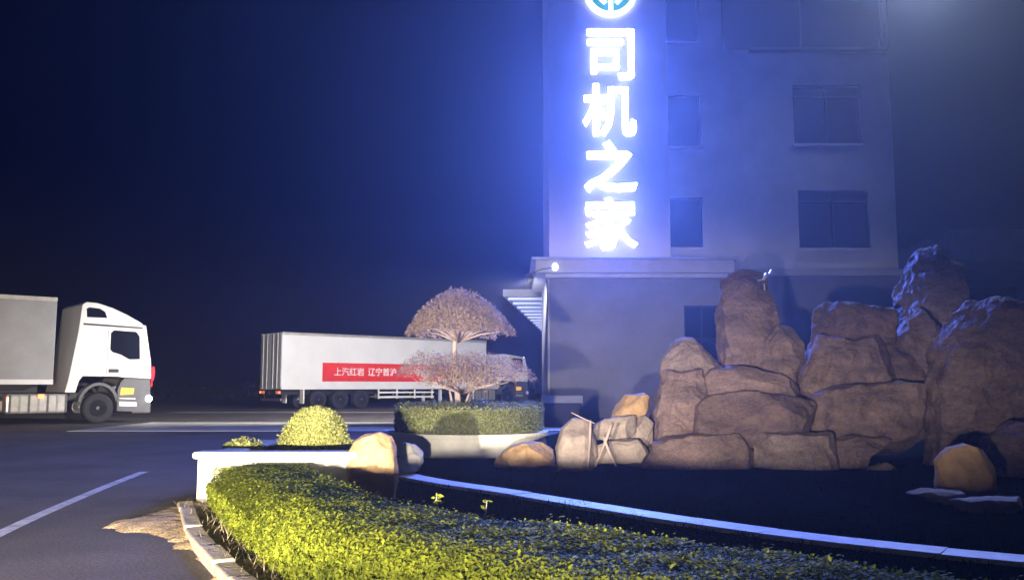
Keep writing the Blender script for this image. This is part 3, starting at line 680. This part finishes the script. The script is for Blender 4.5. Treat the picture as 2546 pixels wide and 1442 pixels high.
for dx, dy, r_, zz, h, n in ((-.72, .1, .52, .22, .40, 3600), (.72, 0, .62, .12, .42, 4600), (-.15, -.35, .5, .08, .5, 3600), (.35, .5, .6, .15, .5, 3200), (-.3, .55, .6, .2, .45, 3200), (.15, -.1, .5, .0, .62, 6500)):
    p, d = crown(n, Vector((LC.x+dx, LC.y+dy, LC.z+zz)), r_, h, .08, 1.8, .6); Ps.append(p); Ds.append(d)
leaf_mesh('lower_crown', np.concatenate(Ps), np.concatenate(Ds), .037, 'tleaf', TR, aspect=.3)

# ------------------------------------------------------------ the long hedge in front
HG = empty('long_hedge', (-1.2, 6.0, 0), 0, 'long clipped lime-green hedge curving along the road in the foreground', 'hedge')
fbs, bks = spline(FB, 30), spline(BK, 30); NS = min(len(fbs), len(bks))
fa = np.array([(p.x, p.y) for p in fbs[:NS]]); ba = np.array([(p.x, p.y) for p in bks[:NS]])
def hedge_h(x, y): return .43+.03*noise.noise(Vector((x*1.3, y*1.3, 1)))+.025*noise.noise(Vector((x*4, y*4, 5)))
def hedge_pts(n):
    seglen = np.linalg.norm(np.diff((fa+ba)/2, axis=0), axis=1)
    near = 1/np.maximum(1.2, np.linalg.norm(((fa+ba)/2)[:-1], axis=1))**.9; w = seglen*near; cdf = np.cumsum(w)/w.sum()
    i = np.searchsorted(cdf, rng.random(n)).clip(0, NS-2); t = rng.random(n)
    Fp = fa[i]*(1-t)[:, None]+fa[i+1]*t[:, None]; Bp = ba[i]*(1-t)[:, None]+ba[i+1]*t[:, None]
    k = rng.random(n); face = np.where(k < .42, 0, np.where(k < .92, 1, 2))
    u = np.where(face == 0, np.abs(rng.normal(0, .05, n)), np.where(face == 1, rng.random(n), 1-np.abs(rng.normal(0, .05, n))))
    hh = np.array([hedge_h(x, y) for x, y in Fp*(1-u)[:, None]+Bp*u[:, None]])
    zz = np.where(face == 1, hh-np.abs(rng.normal(0, .03, n))+(rng.random(n) < .04)*rng.random(n)*.05, rng.random(n)**.8*hh)
    rnd_ = 1-.32*np.clip((.34-u)/.34, 0, 1)**2; zz = np.where(face == 1, zz*rnd_, zz*np.where(face == 0, .6, 1))
    bulge = .03*np.sin(np.clip(zz/hh, 0, 1)*np.pi)
    XY = Fp+(Bp-Fp)*(u-bulge*(face == 0)+.035*np.sin(i*.9+zz*12)*(face == 0))[:, None]
    # end face at the far left
    nrm = (Bp-Fp)/np.linalg.norm(Bp-Fp, axis=1, keepdims=True)
    D = np.zeros((n, 3)); D[:, :2] = np.where(face == 0, -1, np.where(face == 2, 1, 0))[:, None]*nrm; D[:, 2] = np.where(face == 1, 1.2, .35); fr_ = (face == 1)*np.clip((.34-u)/.34, 0, 1); D[:, :2] -= nrm*(fr_*1.6)[:, None]; D[:, 2] -= fr_*.7
    return np.column_stack([XY, zz]), D, face == 1
P, D, TOP = hedge_pts(280000)
# far-left end of the hedge
ne = 5000; u = rng.random(ne); e0, e1 = fa[0], ba[0]; zz = rng.random(ne)*.4
Pe = np.column_stack([e0[0]+(e1[0]-e0[0])*u+rng.normal(0, .02, ne), e0[1]+(e1[1]-e0[1])*u+np.abs(rng.normal(0, .03, ne)), zz])
leaf_mesh('foliage', np.concatenate([P[~TOP], Pe]), np.concatenate([D[~TOP], np.tile([-.3, .8, .4], (ne, 1))]), .02, 'leaf', HG, aspect=.6)
leaf_mesh('top_foliage', P[TOP], D[TOP]*np.array([1, 1, 2.4]), .023, 'leaf', HG, aspect=.5, jitter=.42)
b = MB(); vs = []; fs = []
for i in range(0, NS, 3):
    Fp, Bp = Vector(fa[i]), Vector(ba[i]); d = (Bp-Fp)
    hz = hedge_h(Fp.x, Fp.y)-.06
    for u, z in ((.06, 0), (.05, hz*.5), (.2, hz*.82), (.45, hz), (.9, hz), (.94, 0)): q = Fp+d*u; vs.append((q.x, q.y, z))
nn = len(vs)//6
for i in range(nn-1):
    for k in range(5): fs.append((i*6+k, i*6+k+1, (i+1)*6+k+1, (i+1)*6+k))
fs += [tuple(range(6)), tuple(range((nn-1)*6, nn*6))]
b.add(vs, fs).build('inner_growth', 'core', HG)
# upright sprigs that escape the clipping
for px, py in ((1075, 1262), (1092, 1258), (1205, 1268)):
    d = at(px, py, .1)-Vector((0, 0, H)); q = Vector((0, 0, H))+d*((.40-H)/d.z)
    hgt = random.uniform(.07, .12); lean = Vector((random.uniform(-.03, .03), random.uniform(-.03, .03), hgt))
    sp = MB().tube([q-Vector((0, 0, .08)), q+lean], [.004, .002], 4).build('sprig', 'bark', HG)
    leaf_mesh('sprig_leaves', np.array([tuple(q+lean*(j/10)) for j in range(11)]), rng.normal(0, 1, (11, 3)), .035, 'leaf', sp)

# ------------------------------------------------------------ sand and dry straw along the kerb
b = MB(); rim = [(240, 1312), (330, 1290), (420, 1268), (470, 1252), (505, 1246), (525, 1275), (545, 1320), (600, 1372), (690, 1436), (735, 1470), (560, 1475), (530, 1420), (470, 1375), (440, 1345), (330, 1322)]
g = []
for x, y in rim:
    d = at(x, y, 1)-Vector((0, 0, H)); t = -H/d.z; g.append(Vector((0, 0, H))+d*t)
rs = []
for i in range(len(g)):
    for k in range(10): rs.append(g[i].lerp(g[(i+1) % len(g)], k/10))
g = [p+Vector((noise.noise(p*4)*.16+noise.noise(p*17)*.07, noise.noise(p*4+Vector((9, 0, 0)))*.16+noise.noise(p*17+Vector((9, 0, 0)))*.07, 0)) for p in rs]
ga = np.array([(p.x, p.y) for p in g]); gb = np.roll(ga, -1, 0); NX = 110
gx = np.linspace(ga[:, 0].min(), ga[:, 0].max(), NX); gy = np.linspace(ga[:, 1].min(), ga[:, 1].max(), NX)
XX, YY = np.meshgrid(gx, gy, indexing='ij'); Q = np.stack([XX.ravel(), YY.ravel()], 1)
inside = np.zeros(len(Q), bool); dist = np.full(len(Q), 9.)
for a_, b_ in zip(ga, gb):
    cr_ = ((a_[1] > Q[:, 1]) != (b_[1] > Q[:, 1])) & (Q[:, 0] < (b_[0]-a_[0])*(Q[:, 1]-a_[1])/(b_[1]-a_[1]+1e-12)+a_[0]); inside ^= cr_
    t_ = np.clip(((Q-a_)@(b_-a_))/((b_-a_)@(b_-a_)+1e-12), 0, 1); dist = np.minimum(dist, np.linalg.norm(Q-a_-t_[:, None]*(b_-a_), axis=1))
zz = np.where(inside, .005+.05*(1-np.exp(-dist/.12)), -.01)
zz += np.array([noise.noise(Vector((x*9, y*9, 2)))*.010+noise.noise(Vector((x*26, y*26, 4)))*.006 for x, y in Q])*(inside & (dist > .03))
vs = [(x, y, z) for (x, y), z in zip(Q, zz)]
fs = [(i_*NX+j_, (i_+1)*NX+j_, (i_+1)*NX+j_+1, i_*NX+j_+1) for i_ in range(NX-1) for j_ in range(NX-1) if inside[i_*NX+j_] or inside[(i_+1)*NX+j_+1] or inside[i_*NX+j_+1] or inside[(i_+1)*NX+j_]]
tag(b.add(vs, fs).build('sand_drift', 'sand', smooth=True), 'drift of pale sand and dirt along the kerb at the hedge end', 'sand', kind='stuff')
st = MB()
for i in range(420):
    t = random.random(); k = int(t*(NS*.45)); p = Vector(fa[k]); off = random.uniform(-.30, .04)
    q = Vector((p.x+off, p.y+off*.3, .03)); a = random.uniform(0, 6.28); L = random.uniform(.05, .17); e = q+Vector((math.cos(a)*L, math.sin(a)*L, random.uniform(.01, .12)))
    w = Vector((-math.sin(a), math.cos(a), 0))*.003
    st.add([q-w, q+w, e], [(0, 1, 2)])
tag(st.build('dry_straw', 'straw'), 'dry straw littered between kerb and hedge', 'straw', kind='stuff')

# ============================================================ loose boulders
boulder('ochre_boulder', 'rock2', [(868, 1130), (885, 1100), (905, 1086), (945, 1079), (968, 1090), (978, 1120), (985, 1190), (980, 1235), (900, 1240), (866, 1190)], 9.75, .4, 3, None, .02)
tag(bpy.data.objects['ochre_boulder'], 'upright ochre boulder at the right end of the raised bed wall', 'boulder', 'loose boulders')
o = boulder('ochre_boulder', 'rock2', [(1232, 1158), (1245, 1130), (1272, 1108), (1300, 1100), (1345, 1103), (1370, 1120), (1378, 1158), (1300, 1165)], 13.4, .6, 5, None, .02)
tag(o, 'low domed orange boulder in front of the round planter', 'boulder', 'loose boulders')
o = boulder('white_stone', 'whitestone', [(985, 1170), (995, 1125), (1003, 1104), (1030, 1106), (1052, 1120), (1052, 1150), (1038, 1168), (1010, 1176)], 12.3, .4, 9, None, .015)
tag(o, 'white stone block where the lawn edging begins', 'stone')
o = boulder('ochre_boulder', 'rock2', [(2333, 1225), (2335, 1150), (2360, 1115), (2400, 1106), (2440, 1122), (2462, 1160), (2458, 1220), (2400, 1236)], 10.1, .5, 12, None, .02)
tag(o, 'rounded ochre boulder standing on the flat slabs at the far right', 'boulder', 'loose boulders')
o = boulder('flat_slab', 'rock3', [(2262, 1226), (2300, 1217), (2390, 1222), (2395, 1244), (2320, 1246)], 9.45, .4, 14, None, .012)
tag(o, 'thin flat stone slab left of the ochre boulder at far right', 'stone')
o = boulder('flat_slab', 'rock3', [(2368, 1244), (2440, 1238), (2542, 1238), (2530, 1256), (2470, 1277), (2400, 1274)], 8.9, .4, 15, None, .012)
tag(o, 'thicker pale stone slab below the ochre boulder at far right', 'stone')

# ============================================================ rockery
RK = empty('rockery', (3.4, 14.2, 0), 0, 'large rockery of stacked brown boulders in front of the building', 'rockery')
ROCKS = [
 ('rock', [(1640, 1150), (1655, 960), (1780, 930), (1960, 930), (2030, 980), (2030, 1150)], 14.9, .8, .04),
 ('rock', [(1985, 1120), (1995, 930), (2040, 860), (2220, 850), (2330, 960), (2300, 1060), (2240, 1110)], 15.3, .8, .04),
 ('rock', [(1797, 960), (1795, 800), (1800, 705), (1845, 682), (1895, 690), (1908, 735), (1922, 800), (1925, 900), (1915, 960)], 15.0, .9, .04),
 ('rock', [(1880, 970), (1895, 850), (1930, 812), (1965, 820), (1992, 850), (1985, 900), (1968, 940), (1960, 985)], 14.7, .8, .035),
 ('rock', [(1650, 960), (1655, 895), (1688, 846), (1725, 850), (1762, 888), (1792, 918), (1765, 950), (1740, 975)], 14.6, .7, .03),
 ('rock', [(1560, 1160), (1610, 1080), (1640, 990), (1650, 935), (1735, 930), (1752, 990), (1745, 1060), (1735, 1160)], 14.2, .8, .04),
 ('rock', [(1752, 1000), (1756, 945), (1775, 922), (1865, 915), (1935, 935), (1975, 960), (1970, 990), (1850, 992)], 14.2, .8, .025),
 ('rock', [(1732, 1100), (1738, 1010), (1772, 986), (1860, 974), (1960, 988), (2012, 1002), (2015, 1100), (1870, 1108)], 13.9, .9, .03),
 ('rock', [(2000, 1110), (2005, 990), (2080, 968), (2200, 955), (2300, 960), (2328, 990), (2300, 1050), (2240, 1085), (2120, 1112)], 14.3, .9, .035),
 ('rock', [(1590, 1170), (1600, 1120), (1660, 1090), (1760, 1082), (1862, 1080), (1866, 1172), (1740, 1176)], 13.5, .7, .03),
 ('rock', [(1886, 1186), (1888, 1086), (1960, 1078), (2062, 1082), (2072, 1190), (1980, 1192)], 13.4, .7, .03),
 ('rock', [(2066, 1190), (2075, 1095), (2140, 1084), (2205, 1096), (2150, 1135), (2130, 1190)], 13.6, .6, .03),
 ('rock3', [(2150, 1190), (2160, 1160), (2200, 1150), (2228, 1165), (2225, 1192)], 13.2, .4, .02),
 ('rock', [(2028, 860), (2030, 775), (2055, 752), (2130, 760), (2215, 770), (2240, 800), (2225, 850), (2130, 862)], 15.2, .9, .035),
 ('rock', [(2000, 985), (2015, 900), (2038, 838), (2110, 850), (2150, 836), (2205, 842), (2212, 930), (2215, 985)], 14.8, .9, .035),
 ('rock', [(2235, 985), (2230, 860), (2250, 800), (2300, 770), (2330, 850), (2325, 985)], 15.4, .9, .04),
 ('rock', [(2240, 820), (2235, 730), (2265, 655), (2325, 622), (2385, 650), (2400, 770), (2390, 960), (2300, 900)], 16.8, 1.2, .05),
 ('rock', [(2320, 1150), (2325, 960), (2345, 840), (2400, 770), (2480, 760), (2560, 800), (2600, 1000), (2590, 1160)], 13.9, 1.3, .05),
 ('rock', [(2440, 1190), (2455, 1090), (2520, 1050), (2600, 1080), (2600, 1200)], 12.4, .8, .04),
 ('rock3', [(1390, 1165), (1388, 1110), (1402, 1070), (1425, 1046), (1465, 1050), (1482, 1090), (1480, 1150), (1462, 1168)], 12.9, .5, .02),
 ('rock3', [(1476, 1092), (1478, 1060), (1505, 1042), (1575, 1034), (1580, 1070), (1560, 1086)], 13.3, .5, .015),
 ('rock2', [(1520, 1040), (1535, 1010), (1555, 984), (1600, 980), (1618, 992), (1605, 1030), (1570, 1042)], 13.7, .5, .018),
 ('rock3', [(1490, 1150), (1492, 1108), (1520, 1096), (1595, 1092), (1606, 1125), (1590, 1150)], 13.0, .5, .018),
 ('rock3', [(1560, 1105), (1572, 1050), (1600, 1036), (1622, 1050), (1618, 1100), (1590, 1112)], 13.5, .4, .018),
]
for i, (m_, pl_, Y, dp, rg) in enumerate(ROCKS):
    if m_ == 'rock': m_ = ['rock', 'rockc', 'rock', 'rockb'][(i*7+i//3) % 4]
    boulder('boulder', m_, pl_, Y, dp, 20+i, RK, rg, 1.1)
# dry stalks leaning on the small boulders
for i, pts in enumerate([[(1468, 1045), (1466, 1100), (1462, 1165)], [(1520, 1055), (1508, 1090), (1480, 1160)], [(1500, 1085), (1515, 1125), (1532, 1158)], [(1420, 1025), (1450, 1040), (1478, 1052)]]):
    o = MB().tube([at(x, y, 12.55) for x, y in pts], [.02, .022, .016] if i < 3 else [.006, .008, .008], 6).build('dry_stalk', 'bark', None, smooth=True)
    tag(o, ['straight pale dry stalk leaning upright on the grey boulder', 'forked pale dry stalk slanting down left beside the upright one', 'short pale dry stalk slanting down right', 'thin dry stalk arching over the top of the grey boulder'][i], 'stalk', 'dry stalks on the rockery')
# shiny fitting on the tallest boulder
FT = empty('metal_fitting', at(1905, 690, 14.9), 0, 'small shiny pale metal fitting on top of the tall boulder', 'fitting')
def sh(a, c, w):
    a, c = at(*a, 14.7), at(*c, 14.7); return MB().tube([a, c], w, 6)
sh((1884, 697), (1901, 695), .012).build('arm', 'bag', FT); sh((1898, 695), (1906, 680), .028).build('plate', 'bag', FT); sh((1914, 681), (1919, 671), .024).build('plate', 'bag', FT); sh((1900, 705), (1901, 722), .012).build('post', 'bag', FT)

# ============================================================ night haze round the whole yard
hz = MB().box(-95, 95, -4, 100, -1, 19).build('haze', 'black'); tag(hz, 'thin night haze filling the yard', 'haze', kind='stuff')
hm = bpy.data.materials.new('haze'); hm.use_nodes = True; n = hm.node_tree.nodes; n.remove(n['Principled BSDF'])
pv = n.new('ShaderNodeVolumePrincipled'); pv.inputs['Color'].default_value = (.85, .9, 1, 1); pv.inputs['Density'].default_value = .0021; pv.inputs['Anisotropy'].default_value = .68
hm.node_tree.links.new(pv.outputs[0], n['Material Output'].inputs['Volume'])
hz.data.materials.clear(); hz.data.materials.append(hm)
